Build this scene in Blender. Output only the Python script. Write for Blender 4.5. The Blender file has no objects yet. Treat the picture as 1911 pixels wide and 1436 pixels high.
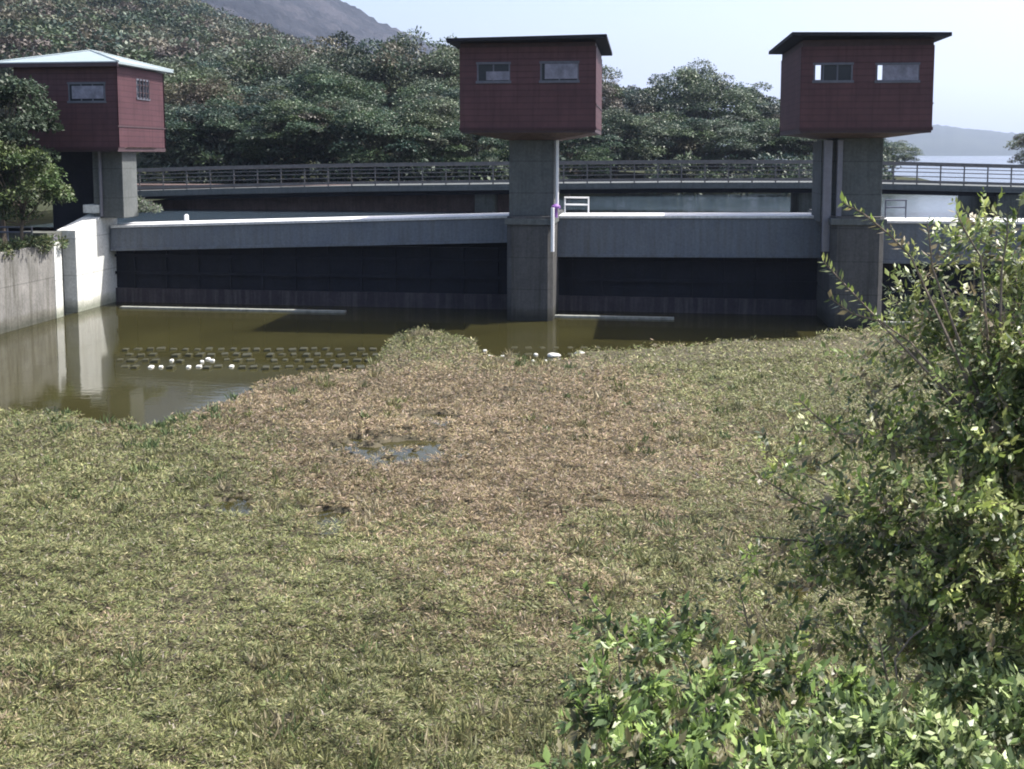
import bpy, math, random
import numpy as np
from mathutils import Vector, Matrix, Euler
R = math.radians
sc = bpy.context.scene
COL = sc.collection

# ---------------------------------------------------------------- camera, sky, sun, exposure
EYE = 4.7; F = 1900.0; PITCH = 5.0; YAW = 7.3
S_OFF = -(430.0/F - math.tan(R(PITCH)))          # the lens is shifted downwards
cam_d = bpy.data.cameras.new("camera"); cam = bpy.data.objects.new("camera", cam_d); COL.objects.link(cam)
cam.location = (0, 0, EYE); cam.rotation_euler = (R(90-PITCH), 0, R(YAW))
cam_d.sensor_fit = 'HORIZONTAL'; cam_d.sensor_width = 36; cam_d.lens = 36*F/1911.0
cam_d.shift_y = S_OFF*F/1911.0; cam_d.clip_end = 20000; cam_d.clip_start = 0.05
sc.camera = cam
SUNC = Vector((0.64, 0.23, 1.0)).normalized()     # direction towards the sun
SUN_EL = math.asin(SUNC.z); SUN_AZ = math.atan2(SUNC.x, SUNC.y)   # azimuth from +Y towards +X
w = bpy.data.worlds.new("World"); sc.world = w; w.use_nodes = True
nt = w.node_tree; bgn = nt.nodes.get("Background") or nt.nodes.new("ShaderNodeBackground")
sky = nt.nodes.new("ShaderNodeTexSky"); sky.sky_type = 'NISHITA'; sky.sun_disc = False
sky.sun_elevation = SUN_EL; sky.sun_rotation = SUN_AZ; sky.air_density = 1.0; sky.dust_density = 5.0; sky.ozone_density = 2.2
nt.links.new(sky.outputs[0], bgn.inputs[0]); bgn.inputs[1].default_value = 0.14
outn = nt.nodes.get("World Output") or nt.nodes.new("ShaderNodeOutputWorld")
nt.links.new(bgn.outputs[0], outn.inputs[0])
sd = bpy.data.lights.new("sun", 'SUN'); sd.energy = 5.0; sd.angle = R(0.53); sd.color = (1.0, 0.95, 0.88)
so = bpy.data.objects.new("sun", sd); COL.objects.link(so)
so.rotation_euler = (-SUNC).to_track_quat('-Z', 'Y').to_euler()
sc.view_settings.view_transform = 'Standard'; sc.view_settings.look = 'None'
sc.view_settings.exposure = 1.08; sc.view_settings.gamma = 1.0
sc.cycles.volume_bounces = 0; sc.cycles.max_bounces = 6; sc.cycles.transparent_max_bounces = 6
sc.cycles.pixel_filter_type = 'BLACKMAN_HARRIS'; sc.cycles.filter_width = 1.9
sc.cycles.use_denoising = True

# ---------------------------------------------------------------- pixel <-> place (for measuring the photograph)
RM = cam.rotation_euler.to_matrix()
def ray(px, py):
    return RM @ Vector(((px-955.5)/F, (718-py)/F + S_OFF, -1.0))
def WY(px, py, Y):
    d = ray(px, py); t = Y/d.y; return Vector((d.x*t, Y, EYE + d.z*t))
def GZ(px, py, z=0.0):
    d = ray(px, py); t = (z-EYE)/d.z; return Vector((d.x*t, d.y*t, z))
def WD(px, py, D):
    d = ray(px, py); return Vector((d.x*D, d.y*D, EYE+d.z*D))
RMT = np.array(RM).T
def project(P):
    c = (P - np.array([0, 0, EYE])) @ RMT.T
    z = -c[:, 2]
    z = np.where(z < 0.01, 0.01, z)
    return 955.5 + F*c[:, 0]/z, 718 - F*(c[:, 1]/z - S_OFF), z

# ---------------------------------------------------------------- tagging and mesh helpers
def tag(o, label=None, cat=None, group=None, kind=None):
    if label: o["label"] = label
    if cat: o["category"] = cat
    if group: o["group"] = group
    if kind: o["kind"] = kind
    return o
def empty(name, loc, label=None, cat=None, group=None):
    o = bpy.data.objects.new(name, None); COL.objects.link(o); o.location = loc
    o.empty_display_size = 0.3
    return tag(o, label, cat, group)
class MB:
    def __init__(s): s.v = []; s.f = []
    def add(s, vs, fs):
        n = len(s.v); s.v += [tuple(v) for v in vs]; s.f += [tuple(n+i for i in f) for f in fs]; return s
    def hexa(s, c):    # 8 corners: bottom 4 ccw, top 4 ccw
        return s.add(c, [(3,2,1,0),(4,5,6,7),(0,1,5,4),(1,2,6,5),(2,3,7,6),(3,0,4,7)])
    def box(s, x0, x1, y0, y1, z0, z1):
        return s.hexa([(x0,y0,z0),(x1,y0,z0),(x1,y1,z0),(x0,y1,z0),(x0,y0,z1),(x1,y0,z1),(x1,y1,z1),(x0,y1,z1)])
    def tube(s, pts, rad, n=8, cap=True):
        pts = [Vector(p) for p in pts]
        if not hasattr(rad, '__len__'): rad = [rad]*len(pts)
        rings = []
        for i, p in enumerate(pts):
            d = (pts[min(i+1, len(pts)-1)] - pts[max(i-1, 0)])
            if d.length < 1e-6: d = Vector((0,0,1))
            d.normalize(); a = d.orthogonal().normalized(); b = d.cross(a)
            if i > 0:   # keep frames aligned
                a = (pa - d*pa.dot(d)).normalized(); b = d.cross(a)
            pa = a
            rings.append([p + (a*math.cos(2*math.pi*k/n) + b*math.sin(2*math.pi*k/n))*rad[i] for k in range(n)])
        vs = [v for r in rings for v in r]; fs = []
        for i in range(len(pts)-1):
            for k in range(n):
                fs.append((i*n+k, i*n+(k+1)%n, (i+1)*n+(k+1)%n, (i+1)*n+k))
        if cap:
            fs.append(tuple(reversed(range(n)))); fs.append(tuple((len(pts)-1)*n+k for k in range(n)))
        return s.add(vs, fs)
    def build(s, name, m, parent=None, bevel=0.0, smooth=False):
        me = bpy.data.meshes.new(name); me.from_pydata(s.v, [], s.f); me.update()
        if smooth: me.polygons.foreach_set("use_smooth", [True]*len(me.polygons))
        o = bpy.data.objects.new(name, me); COL.objects.link(o)
        if m: me.materials.append(m)
        if parent is not None:
            o.parent = parent
            off = Vector(parent.location); me.transform(Matrix.Translation(-off))
        if bevel:
            md = o.modifiers.new("bevel", 'BEVEL'); md.width = bevel; md.segments = 2; md.limit_method = 'ANGLE'
        return o
def np_mesh(name, V, tris, m, parent=None, colors=None, local=False, smooth=False):
    me = bpy.data.meshes.new(name); nv = len(V); nf = len(tris); k = tris.shape[1]
    V = np.asarray(V, dtype=np.float32)
    if parent is not None and not local: V = V - np.array(parent.location, dtype=np.float32)
    me.vertices.add(nv); me.vertices.foreach_set("co", V.ravel())
    me.loops.add(nf*k); me.loops.foreach_set("vertex_index", tris.astype(np.int32).ravel())
    me.polygons.add(nf); me.polygons.foreach_set("loop_start", np.arange(nf, dtype=np.int32)*k)
    me.polygons.foreach_set("loop_total", np.full(nf, k, dtype=np.int32))
    if smooth: me.polygons.foreach_set("use_smooth", np.ones(nf, dtype=bool))
    if colors is not None:
        a = me.color_attributes.new("Col", 'FLOAT_COLOR', 'POINT')
        c = np.concatenate([colors, np.ones((nv, 1))], axis=1).astype(np.float32); a.data.foreach_set("color", c.ravel())
    me.update(); me.validate()
    o = bpy.data.objects.new(name, me); COL.objects.link(o); me.materials.append(m)
    if parent is not None: o.parent = parent
    return o

# ---------------------------------------------------------------- materials
def mat(name, rough=0.8, spec=0.5, metal=0.0):
    m = bpy.data.materials.new(name); m.use_nodes = True
    b = m.node_tree.nodes["Principled BSDF"]
    b.inputs["Roughness"].default_value = rough; b.inputs["Metallic"].default_value = metal
    b.inputs["Specular IOR Level"].default_value = spec
    return m, m.node_tree, b
def N(t, typ, **kw):
    n = t.nodes.new(typ)
    for k, v in kw.items():
        if k in n.inputs.keys(): n.inputs[k].default_value = v
        else: setattr(n, k, v)
    return n
def ramp(t, stops):
    r = t.nodes.new("ShaderNodeValToRGB"); e = r.color_ramp.elements
    while len(e) > 1: e.remove(e[-1])
    e[0].position = stops[0][0]; e[0].color = (*stops[0][1], 1)
    for p, c in stops[1:]:
        x = e.new(p); x.color = (*c, 1)
    return r
def mixc(t, fac, a, b, mode='MIX'):
    m = t.nodes.new("ShaderNodeMix"); m.data_type = 'RGBA'; m.blend_type = mode
    for s, v in ((0, fac), (6, a), (7, b)):
        if isinstance(v, bpy.types.NodeSocket): t.links.new(v, m.inputs[s])
        elif s == 0: m.inputs[0].default_value = v
        else: m.inputs[s].default_value = (*v, 1)
    return m.outputs[2]
def objco(t, scale=(1,1,1)):
    c = t.nodes.new("ShaderNodeTexCoord"); mp = t.nodes.new("ShaderNodeMapping"); mp.inputs["Scale"].default_value = scale
    t.links.new(c.outputs["Object"], mp.inputs[0]); return mp.outputs[0]
def noise(t, vec, scale, detail=5, rough=0.6):
    n = N(t, "ShaderNodeTexNoise"); n.inputs["Scale"].default_value = scale; n.inputs["Detail"].default_value = detail
    n.inputs["Roughness"].default_value = rough
    t.links.new(vec, n.inputs["Vector"]); return n.outputs["Fac"]
def bump(t, b, h, strength=0.3, dist=0.02):
    n = t.nodes.new("ShaderNodeBump"); n.inputs["Strength"].default_value = strength; n.inputs["Distance"].default_value = dist
    t.links.new(h, n.inputs["Height"]); t.links.new(n.outputs[0], b.inputs["Normal"]); return n

def concrete(name, c1, c2, streak=0.5, moss=(0.05,0.055,0.03), rough=0.9, joint=0.0, tide=False):
    m, t, b = mat(name, rough, 0.3)
    v = objco(t); n1 = noise(t, v, 1.3, 8, 0.7); r = ramp(t, [(0.3, c1), (0.7, c2)]); t.links.new(n1, r.inputs[0])
    v2 = objco(t, (3.5, 3.5, 0.22)); n2 = noise(t, v2, 1.6, 6, 0.7)
    r2 = ramp(t, [(0.46, (0,0,0)), (0.68, (1,1,1))]); t.links.new(n2, r2.inputs[0])
    mu = N(t, "ShaderNodeMath", operation='MULTIPLY'); t.links.new(r2.outputs[0], mu.inputs[0]); mu.inputs[1].default_value = streak
    c = mixc(t, mu.outputs[0], r.outputs[0], moss)
    n3 = noise(t, v, 14, 4, 0.6); bump(t, b, n3, 0.35, 0.02)
    r3 = ramp(t, [(0.3, (0.78,0.78,0.78)), (0.7, (1.08,1.08,1.08))]); t.links.new(n3, r3.inputs[0])
    c = mixc(t, 1.0, c, r3.outputs[0], 'MULTIPLY')
    if joint or tide:
        sx = t.nodes.new("ShaderNodeSeparateXYZ"); t.links.new(v, sx.inputs[0])
        wob = N(t, "ShaderNodeMath", operation='MULTIPLY_ADD'); t.links.new(n1, wob.inputs[0]); wob.inputs[1].default_value = 0.25 if tide else 0.0; t.links.new(sx.outputs[2], wob.inputs[2])
    if joint:
        md = N(t, "ShaderNodeMath", operation='PINGPONG'); t.links.new(sx.outputs[2], md.inputs[0]); md.inputs[1].default_value = joint/2
        rj = ramp(t, [(0.0, (0.6,0.6,0.6)), (0.022, (1,1,1))]); t.links.new(md.outputs[0], rj.inputs[0]); c = mixc(t, 1.0, c, rj.outputs[0], 'MULTIPLY')
    if tide:
        rt = ramp(t, [(0.22, (0.38,0.40,0.34)), (0.40, (0.72,0.72,0.66)), (0.52, (1,1,1))]); t.links.new(wob.outputs[0], rt.inputs[0]); c = mixc(t, 1.0, c, rt.outputs[0], 'MULTIPLY')
    t.links.new(c, b.inputs["Base Color"]); return m
M = {}
M['conc'] = concrete('weathered_concrete', (0.17,0.18,0.17), (0.29,0.30,0.28), 0.55)
M['conc_dark'] = concrete('stained_concrete', (0.07,0.075,0.07), (0.14,0.145,0.13), 0.7, (0.03,0.035,0.02))
M['conc_pale'] = concrete('pale_concrete', (0.52,0.54,0.53), (0.68,0.69,0.67), 0.3, (0.30,0.30,0.26), joint=1.1, tide=True)
M['conc_wall'] = concrete('mossy_concrete', (0.12,0.12,0.115), (0.24,0.235,0.225), 0.75, (0.06,0.058,0.045), joint=1.2, tide=True)
M['deckc'] = concrete('deck_concrete', (0.55,0.55,0.56), (0.7,0.7,0.7), 0.05, (0.3,0.3,0.3))
M['fascia'] = concrete('painted_girder', (0.115,0.132,0.165), (0.15,0.17,0.20), 0.55, (0.09,0.09,0.075), 0.6)
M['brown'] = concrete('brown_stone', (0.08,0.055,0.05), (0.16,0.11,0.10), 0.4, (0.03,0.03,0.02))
M['block'] = concrete('wet_block', (0.025,0.025,0.012), (0.06,0.057,0.028), 0.3, (0.03,0.03,0.015), 0.4)
M['block_dry'] = concrete('dry_block', (0.5,0.5,0.46), (0.72,0.72,0.68), 0.1, (0.3,0.3,0.25))

def siding():
    m, t, b = mat('red_metal_siding', 0.6, 0.3)
    v = objco(t); n1 = noise(t, v, 1.6, 6, 0.65)
    r = ramp(t, [(0.3, (0.07,0.034,0.042)), (0.7, (0.108,0.051,0.060))]); t.links.new(n1, r.inputs[0])
    sx = t.nodes.new("ShaderNodeSeparateXYZ"); t.links.new(v, sx.inputs[0])
    md = N(t, "ShaderNodeMath", operation='MODULO'); t.links.new(sx.outputs[2], md.inputs[0]); md.inputs[1].default_value = 0.17
    rr = ramp(t, [(0.0, (0,0,0)), (0.22, (1,1,1)), (1.0, (1,1,1))])
    dv = N(t, "ShaderNodeMath", operation='DIVIDE'); t.links.new(md.outputs[0], dv.inputs[0]); dv.inputs[1].default_value = 0.17
    t.links.new(dv.outputs[0], rr.inputs[0])
    c = mixc(t, rr.outputs[0], (0.05,0.024,0.03), r.outputs[0])
    v2 = objco(t, (5,5,0.3)); n2 = noise(t, v2, 2, 4); r2 = ramp(t, [(0.5,(1,1,1)),(0.75,(0.7,0.68,0.7))]); t.links.new(n2, r2.inputs[0])
    c = mixc(t, 1.0, c, r2.outputs[0], 'MULTIPLY')
    t.links.new(c, b.inputs["Base Color"]); bump(t, b, dv.outputs[0], 0.9, 0.03); return m
M['siding'] = siding()
def plain(name, col, rough=0.6, metal=0.0, var=0.25, scale=6, spec=0.4):
    m, t, b = mat(name, rough, spec, metal)
    v = objco(t); n = noise(t, v, scale, 5, 0.65)
    r = ramp(t, [(0.25, tuple(c*(1-var) for c in col)), (0.75, tuple(min(1, c*(1+var)) for c in col))])
    t.links.new(n, r.inputs[0]); t.links.new(r.outputs[0], b.inputs["Base Color"]); return m
M['roof_dark'] = plain('dark_roof', (0.012,0.013,0.018), 0.7, spec=0.2)
M['roof_pale'] = plain('pale_zinc_roof', (0.25,0.30,0.315), 0.45, 0.0, 0.12, 3)
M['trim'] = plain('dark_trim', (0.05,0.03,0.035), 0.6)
M['frame'] = plain('aluminium_frame', (0.10,0.105,0.13), 0.5, 0.1)
M['glass'] = plain('window_glass', (0.02,0.025,0.035), 0.15, 0.0, 0.1, 2, 0.35)
M['pane_glint'] = plain('pane_reflection', (0.20,0.20,0.25), 0.8, 0, 0.5, 4)  # flat pale colour painted in for the reflection on the panes
M['inside'] = plain('house_interior', (0.06,0.055,0.06), 0.9)
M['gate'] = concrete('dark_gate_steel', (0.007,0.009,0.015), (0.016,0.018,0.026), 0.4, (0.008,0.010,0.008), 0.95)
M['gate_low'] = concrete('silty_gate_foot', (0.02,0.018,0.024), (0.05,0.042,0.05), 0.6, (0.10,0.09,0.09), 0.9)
M['white'] = plain('white_paint', (0.75,0.76,0.78), 0.5, 0, 0.08)
M['steel'] = plain('galvanised_steel', (0.17,0.17,0.20), 0.45, 0.3, 0.15)
M['rail'] = plain('rail_paint', (0.13,0.12,0.115), 0.6, 0.0, 0.3)
M['rail_dark'] = plain('dark_rail_paint', (0.05,0.06,0.09), 0.5, 0.1, 0.2)
M['purple'] = plain('purple_cap', (0.22,0.10,0.34), 0.5)
M['rust'] = plain('rust', (0.18,0.07,0.04), 0.8)
M['bark'] = plain('bark', (0.09,0.075,0.06), 0.95, 0, 0.35, 12)
M['twig'] = plain('twig_bark', (0.16,0.13,0.10), 0.85, 0, 0.35, 20)

def leafmat(name, rough=0.5, trans=0.3, spec=0.35, rnd=0.0):
    m, t, b = mat(name, rough, spec)
    a = t.nodes.new("ShaderNodeAttribute"); a.attribute_name = "Col"; c = a.outputs["Color"]
    if rnd:
        oi = t.nodes.new("ShaderNodeObjectInfo")
        r = ramp(t, [(0.0, (0.75,0.88,0.90)), (0.3, (0.95,1.05,0.88)), (0.55, (1.05,1.0,0.92)), (0.8, (0.70,0.80,0.80)), (1.0, (1.08,1.10,1.05))])
        t.links.new(oi.outputs["Random"], r.inputs[0]); c = mixc(t, rnd, c, r.outputs[0], 'MULTIPLY')
    t.links.new(c, b.inputs["Base Color"])
    tr = t.nodes.new("ShaderNodeBsdfTranslucent"); t.links.new(c, tr.inputs[0])
    mx = t.nodes.new("ShaderNodeMixShader"); mx.inputs[0].default_value = trans
    o = t.nodes["Material Output"]; t.links.new(b.outputs[0], mx.inputs[1]); t.links.new(tr.outputs[0], mx.inputs[2])
    t.links.new(mx.outputs[0], o.inputs[0]); return m
M['leaf'] = leafmat('tree_leaves', 0.5, 0.25, 0.4, 0.8)
M['bush'] = leafmat('shrub_leaves', 0.42, 0.35, 0.5)
M['marsh'] = leafmat('marsh_plants', 0.55, 0.25, 0.3)

def watermat(name, col, rough, ripple, scale, dist=0.02):
    m, t, b = mat(name, rough, 0.5); b.inputs["IOR"].default_value = 1.33
    v = objco(t); n = noise(t, objco(t, (1,1.6,1)), scale, 4, 0.55)
    n0 = noise(t, v, 0.35, 4, 0.6); r = ramp(t, [(0.3, tuple(c*0.8 for c in col)), (0.7, tuple(c*1.2 for c in col))])
    t.links.new(n0, r.inputs[0]); t.links.new(r.outputs[0], b.inputs["Base Color"])
    bump(t, b, n, ripple, dist); return m
M['pool'] = watermat('muddy_pool_water', (0.030,0.028,0.010), 0.04, 0.10, 3.0)
M['lake'] = watermat('lake_water', (0.03,0.045,0.06), 0.12, 0.6, 1.4, 0.09)
def mudmat():
    m, t, b = mat('marsh_mud', 0.85, 0.3); v = objco(t)
    n = noise(t, v, 3, 8, 0.7); r = ramp(t, [(0.3, (0.035,0.032,0.018)), (0.7, (0.10,0.085,0.055))]); t.links.new(n, r.inputs[0])
    t.links.new(r.outputs[0], b.inputs["Base Color"]); bump(t, b, noise(t, v, 18, 4), 0.6, 0.03); return m
M['mud'] = mudmat()
def hillmat(name, stops, scale, bs=0.6, bd=2.0):
    m, t, b = mat(name, 0.95, 0.1); v = objco(t)
    n = noise(t, v, scale, 10, 0.72); r = ramp(t, stops); t.links.new(n, r.inputs[0])
    t.links.new(r.outputs[0], b.inputs["Base Color"]); bump(t, b, n, bs, bd); return m
M['soil'] = hillmat('forest_floor', [(0.3, (0.02,0.025,0.012)), (0.7, (0.05,0.055,0.03))], 1.5, 0.5, 0.2)
M['mount'] = hillmat('hazed_mountain_forest', [(0.42, (0.006,0.008,0.010)), (0.5, (0.018,0.021,0.026)), (0.58, (0.045,0.044,0.050))], 0.018, 1.0, 16)  # forest mottling tinted blue, so some haze is in the colour
M['far'] = hillmat('far_shore_forest', [(0.35, (0.012,0.022,0.018)), (0.65, (0.03,0.042,0.03))], 0.01, 0.4, 8)

# ---------------------------------------------------------------- leaf sheets
rng = np.random.default_rng(11)
def leaf_arrays(P, axis, nrm, L, Wd, fold=0.25):
    """P base points, axis unit direction, nrm approx normal, L length, Wd width -> verts, tris"""
    axis = axis/np.linalg.norm(axis, axis=1, keepdims=True)
    side = np.cross(axis, nrm); side /= (np.linalg.norm(side, axis=1, keepdims=True)+1e-9)
    up = np.cross(side, axis)
    L = L[:, None]; Wd = Wd[:, None]
    mid = P + axis*L*0.45
    tip = P + axis*L - up*L*0.12
    a = mid + side*Wd*0.5 - up*Wd*fold*0.5; b = mid - side*Wd*0.5 - up*Wd*fold*0.5
    V = np.stack([P, a, tip, b], axis=1).reshape(-1, 3)
    n = len(P); i = np.arange(n)*4
    T = np.stack([np.stack([i, i+1, i+2], 1), np.stack([i, i+2, i+3], 1)], 1).reshape(-1, 3)
    return V, T
def rand_unit(n):
    v = rng.normal(size=(n, 3)); return v/np.linalg.norm(v, axis=1, keepdims=True)
def pick(n, cols, jit=0.18):
    cols = np.array(cols); c = cols[rng.integers(0, len(cols), n)]
    return np.clip(c*(1+rng.normal(size=(n, 1))*jit)*(1+rng.normal(size=(n, 3))*jit*0.3), 0.004, 0.9)
def snoise(x, y, seed=0):       # cheap smooth value noise in [-1,1]
    r = np.random.default_rng(seed); s = np.zeros_like(x, dtype=float)
    for k in range(7):
        a = r.uniform(0, 2*math.pi); f = r.uniform(0.5, 2.2); ph = r.uniform(0, 6.28)
        s += np.sin((x*math.cos(a)+y*math.sin(a))*f+ph)
    return s/4.0

# ================================================================ THE SETTING
X_AB = WY(143, 500, 28.15).x                       # abutment face, facing +X
Y_FAS, Y_GATE, Y_DK1 = 30.0, 30.45, 31.5
EDGE = np.array([(-400,760),(0,776),(100,772),(200,792),(280,806),(340,792),(420,757),(480,724),(560,708),(650,702),(680,694),(704,668),(735,640),
                 (780,626),(850,622),(885,640),(905,668),(1000,676),(1060,672),(1100,660),(1200,652),(1350,645),(1480,634),(1600,622),(1700,612),(2300,600)], float)
POOLS = [(805,787,52,13),(735,845,125,26),(610,972,38,26),(440,950,34,20),(1500,1120,50,20),(1490,880,40,18)]
def marsh_in(px, py):
    e = np.interp(px, EDGE[:, 0], EDGE[:, 1])
    return py - e
def bed_h(P):
    px, py, z = project(P)
    x, y = P[:, 0], P[:, 1]
    d = marsh_in(px, py) + snoise(x*2.2, y*2.2, 3)*8 + snoise(x*6.5, y*6.5, 13)*5
    h = np.clip(d/14.0, -1, 1)*0.5 ; h = np.where(h > 0, 0.05, h*0.9)
    h = h + np.where(h > 0, snoise(x*1.8, y*1.8, 5)*0.022, 0)
    for (cx, cy, rx, ry) in POOLS:
        q = ((px-cx)/rx)**2 + ((py-cy)/ry)**2 + snoise(x*5, y*11, 9)*0.9 + snoise(x*12, y*17, 10)*0.8
        h = np.where((q < 1.0) & (z > 4), np.minimum(h, -0.05), h)
    toe = 5.4 + 0.30*np.clip(x-1, 0, 12) + 0.25*np.clip(-x-6, 0, 10)
    bank = np.clip((toe - y)*0.56, 0, 3.1)
    return np.where(bank > 0.02, np.maximum(bank, 0.05), h)
def grid(x0, x1, y0, y1, nx, ny):
    X, Y = np.meshgrid(np.linspace(x0, x1, nx), np.linspace(y0, y1, ny)); P = np.stack([X.ravel(), Y.ravel(), np.zeros(nx*ny)], 1)
    i = np.arange(nx*ny).reshape(ny, nx)
    Q = np.stack([i[:-1, :-1], i[:-1, 1:], i[1:, 1:], i[1:, :-1]], -1).reshape(-1, 4)
    return P, Q
P, Q = grid(X_AB-0.0, 26, -4, 30.4, 330, 300)
P[:, 2] = bed_h(P)
tag(np_mesh('marsh_ground', P, Q, M['mud'], smooth=True), kind='structure')
P, Q = grid(-60, X_AB-0.9, -4, 30.4, 30, 30); P[:, 2] = 2.1
tag(np_mesh('bank_ground', P, Q, M['soil'], smooth=True), kind='structure')
tag(MB().add([(X_AB-0.05,-4,0),(26,-4,0),(26,31.2,0),(X_AB-0.05,31.2,0)], [(0,1,2,3)]).build('pool_water', M['pool']), kind='structure')
LAKE = 2.25
tag(MB().add([(-900,31.9,LAKE),(6500,31.9,LAKE),(6500,5400,LAKE),(-900,5400,LAKE)], [(0,1,2,3)]).build('lake_water', M['lake']), kind='structure')
def shore_h(x, y):
    ys = np.interp(x, [-200,-15,-10,0,8,20,26], [44.5,44.5,56,62,64,66,70])
    a = np.minimum(y-ys, (22.5 + (y-70)*0.02 - x)*1.2)
    h = LAKE + np.clip(a*0.22, -1.2, 1.2)
    hill = np.clip(-x-12, 0, 400)*0.27*np.clip((y-55)/90, 0, 1) + np.clip(-x-60, 0, 400)*0.1
    return h + hill + snoise(x*0.12, y*0.12, 4)*0.3
P, Q = grid(-260, 60, 36, 330, 170, 150); P[:, 2] = shore_h(P[:, 0], P[:, 1])
tag(np_mesh('hillside', P, Q, M['soil'], smooth=True), kind='structure')
# land on the left, beside the dam
P, Q = grid(-60, -20.5, 30.4, 44, 24, 12); P[:, 2] = 2.75
tag(np_mesh('left_bank', P, Q, M['soil'], smooth=True), kind='structure')

# mountain, blue from the haze and from its tinted forest colour
def mountain():
    px = np.array([-900,-300,0,300,500,600,640,700,760,800,840,870,1000,1150,1300])
    py = np.array([-380,-350,-300,-225,-88,-24,2,38,66,80,88,90,110,160,230])
    nx, ny = 260, 110
    V = np.zeros((ny, nx, 3)); pxs = np.linspace(-900, 1300, nx)
    ridge = np.interp(pxs, px, py)
    for i, p in enumerate(pxs):
        top = WD(p, ridge[i], 1050.0); bot = WD(p, 286, 400.0)
        for j in range(ny):
            f = j/(ny-1)
            V[j, i] = (bot.x+(top.x-bot.x)*f, bot.y+(top.y-bot.y)*f, LAKE-2 + (top.z-LAKE+2)*(f**1.25))
    X, Y = V[:, :, 0], V[:, :, 1]
    nz = snoise(X*0.01, Y*0.01, 21)*7 + snoise(X*0.03, Y*0.03, 22)*4
    crest = np.linspace(0, 1, ny)[:, None]
    V[:, :, 2] += nz*np.sin(np.pi*np.clip(crest, 0, 1))*1.0 + rng.normal(size=(ny, nx))*1.6
    back = V[-1].copy(); back[:, 1] += 300; back[:, 2] = -2
    V = np.concatenate([V, back[None]], 0); ny += 1
    i = np.arange(nx*ny).reshape(ny, nx)
    Q = np.stack([i[:-1, :-1], i[:-1, 1:], i[1:, 1:], i[1:, :-1]], -1).reshape(-1, 4)
    return tag(np_mesh('mountain', V.reshape(-1, 3), Q, M['mount'], smooth=True), kind='structure')
mountain()
def far_hill():
    px = np.array([1300,1500,1640,1700,1745,1800,1870,1911,2000,2200,2600])
    py = np.array([262,258,250,240,234,240,247,251,256,262,270])
    pxs = np.linspace(1300, 2600, 160); r = np.interp(pxs, px, py); V = []
    fs = [0, .2, .45, .7, .9, 1.0]
    for f in fs:
        for i, p in enumerate(pxs):
            top = WD(p, r[i], 2100.0); b = WD(p, 290, 1600.0)
            V.append((b.x+(top.x-b.x)*f, b.y+(top.y-b.y)*f, LAKE-3+(top.z-LAKE+3)*math.sin(f*math.pi/2) + (rng.normal()*1.2 if 0 < f else 0)))
    V += [(v[0]*1.2, v[1]*1.2, LAKE-3) for v in V[-160:]]
    V = np.array(V); i = np.arange(len(V)).reshape(-1, 160)
    Q = np.stack([i[:-1, :-1], i[:-1, 1:], i[1:, 1:], i[1:, :-1]], -1).reshape(-1, 4)
    tag(np_mesh('far_hill', V, Q, M['far'], smooth=True), kind='structure')
far_hill()

# ================================================================ THE DAM
def slab_px(mb, x0, x1, yt0, yt1, yb0, yb1, Y0, Y1):
    """prism whose front face (plane Y0) is measured in the photo; runs back to Y1"""
    a, b, c, d = WY(x0, yb0, Y0), WY(x1, yb1, Y0), WY(x1, yt1, Y0), WY(x0, yt0, Y0)
    return mb.hexa([a, b, (b.x, Y1, b.z), (a.x, Y1, a.z), d, c, (c.x, Y1, c.z), (d.x, Y1, d.z)])
def px_x(px, Y): return WY(px, 300, Y).x

# --- gate bays: walkway with its girder, and the dark gate below it
def bay(x0, x1, top0, top1, bot0, bot1, label_w, label_g, rib_n):
    a = WY(x0, top0, Y_FAS)
    wk = empty('gate_walkway', (a.x, Y_FAS, a.z), label_w, 'walkway', 'walkways over the sluice gates')
    # deck slab (30 mm proud of the girder)
    mb = MB(); slab_px(mb, x0, x1, top0, top1, top0+5, top1+5, Y_FAS-0.05, Y_DK1); mb.build('deck', M['deckc'], wk, 0.01)
    mb = MB(); slab_px(mb, x0, x1, top0+5.3, top1+5.3, bot0, bot1, Y_FAS, Y_FAS+0.42); mb.build('girder', M['fascia'], wk, 0.01)
    mb = MB(); slab_px(mb, x0, x1, bot0-5, bot1-5, bot0, bot1, Y_FAS-0.06, Y_FAS-0.004); mb.build('flange', M['fascia'], wk, 0.004)
    b = WY(x1, bot1, Y_GATE)
    g = empty('sluice_gate', (a.x, Y_GATE, 0), label_g, 'sluice gate', 'sluice gates between the piers')
    z1 = min(WY(x0, bot0, Y_GATE).z, b.z) + 0.25
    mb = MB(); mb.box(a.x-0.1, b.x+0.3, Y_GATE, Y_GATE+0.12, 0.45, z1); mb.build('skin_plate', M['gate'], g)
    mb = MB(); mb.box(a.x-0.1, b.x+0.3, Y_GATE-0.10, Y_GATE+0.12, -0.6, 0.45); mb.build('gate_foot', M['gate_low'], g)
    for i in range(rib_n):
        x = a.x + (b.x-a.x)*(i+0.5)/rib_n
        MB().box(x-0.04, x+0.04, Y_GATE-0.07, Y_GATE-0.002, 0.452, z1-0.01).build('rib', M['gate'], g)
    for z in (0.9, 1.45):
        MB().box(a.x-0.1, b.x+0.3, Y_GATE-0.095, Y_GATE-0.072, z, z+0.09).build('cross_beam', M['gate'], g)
    # sill
    k0, k1 = {232: (216, 640), 206: (216, 640), 1036: (1036, 1262)}.get(x0, (1660, 1800))
    s = MB().box(px_x(k0, 29.1), px_x(k1, 29.1), 29.02, 29.24, -0.6, 0.055).build('concrete_sill', M['conc'])
    return wk, g, s
wk1, g1, s1 = bay(206, 960, 421, 402, 469, 453, 'grey blue gate walkway between the left abutment and the middle pier, thinner girder', 'dark gate standing in the wide left bay of the dam', 12)
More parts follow.
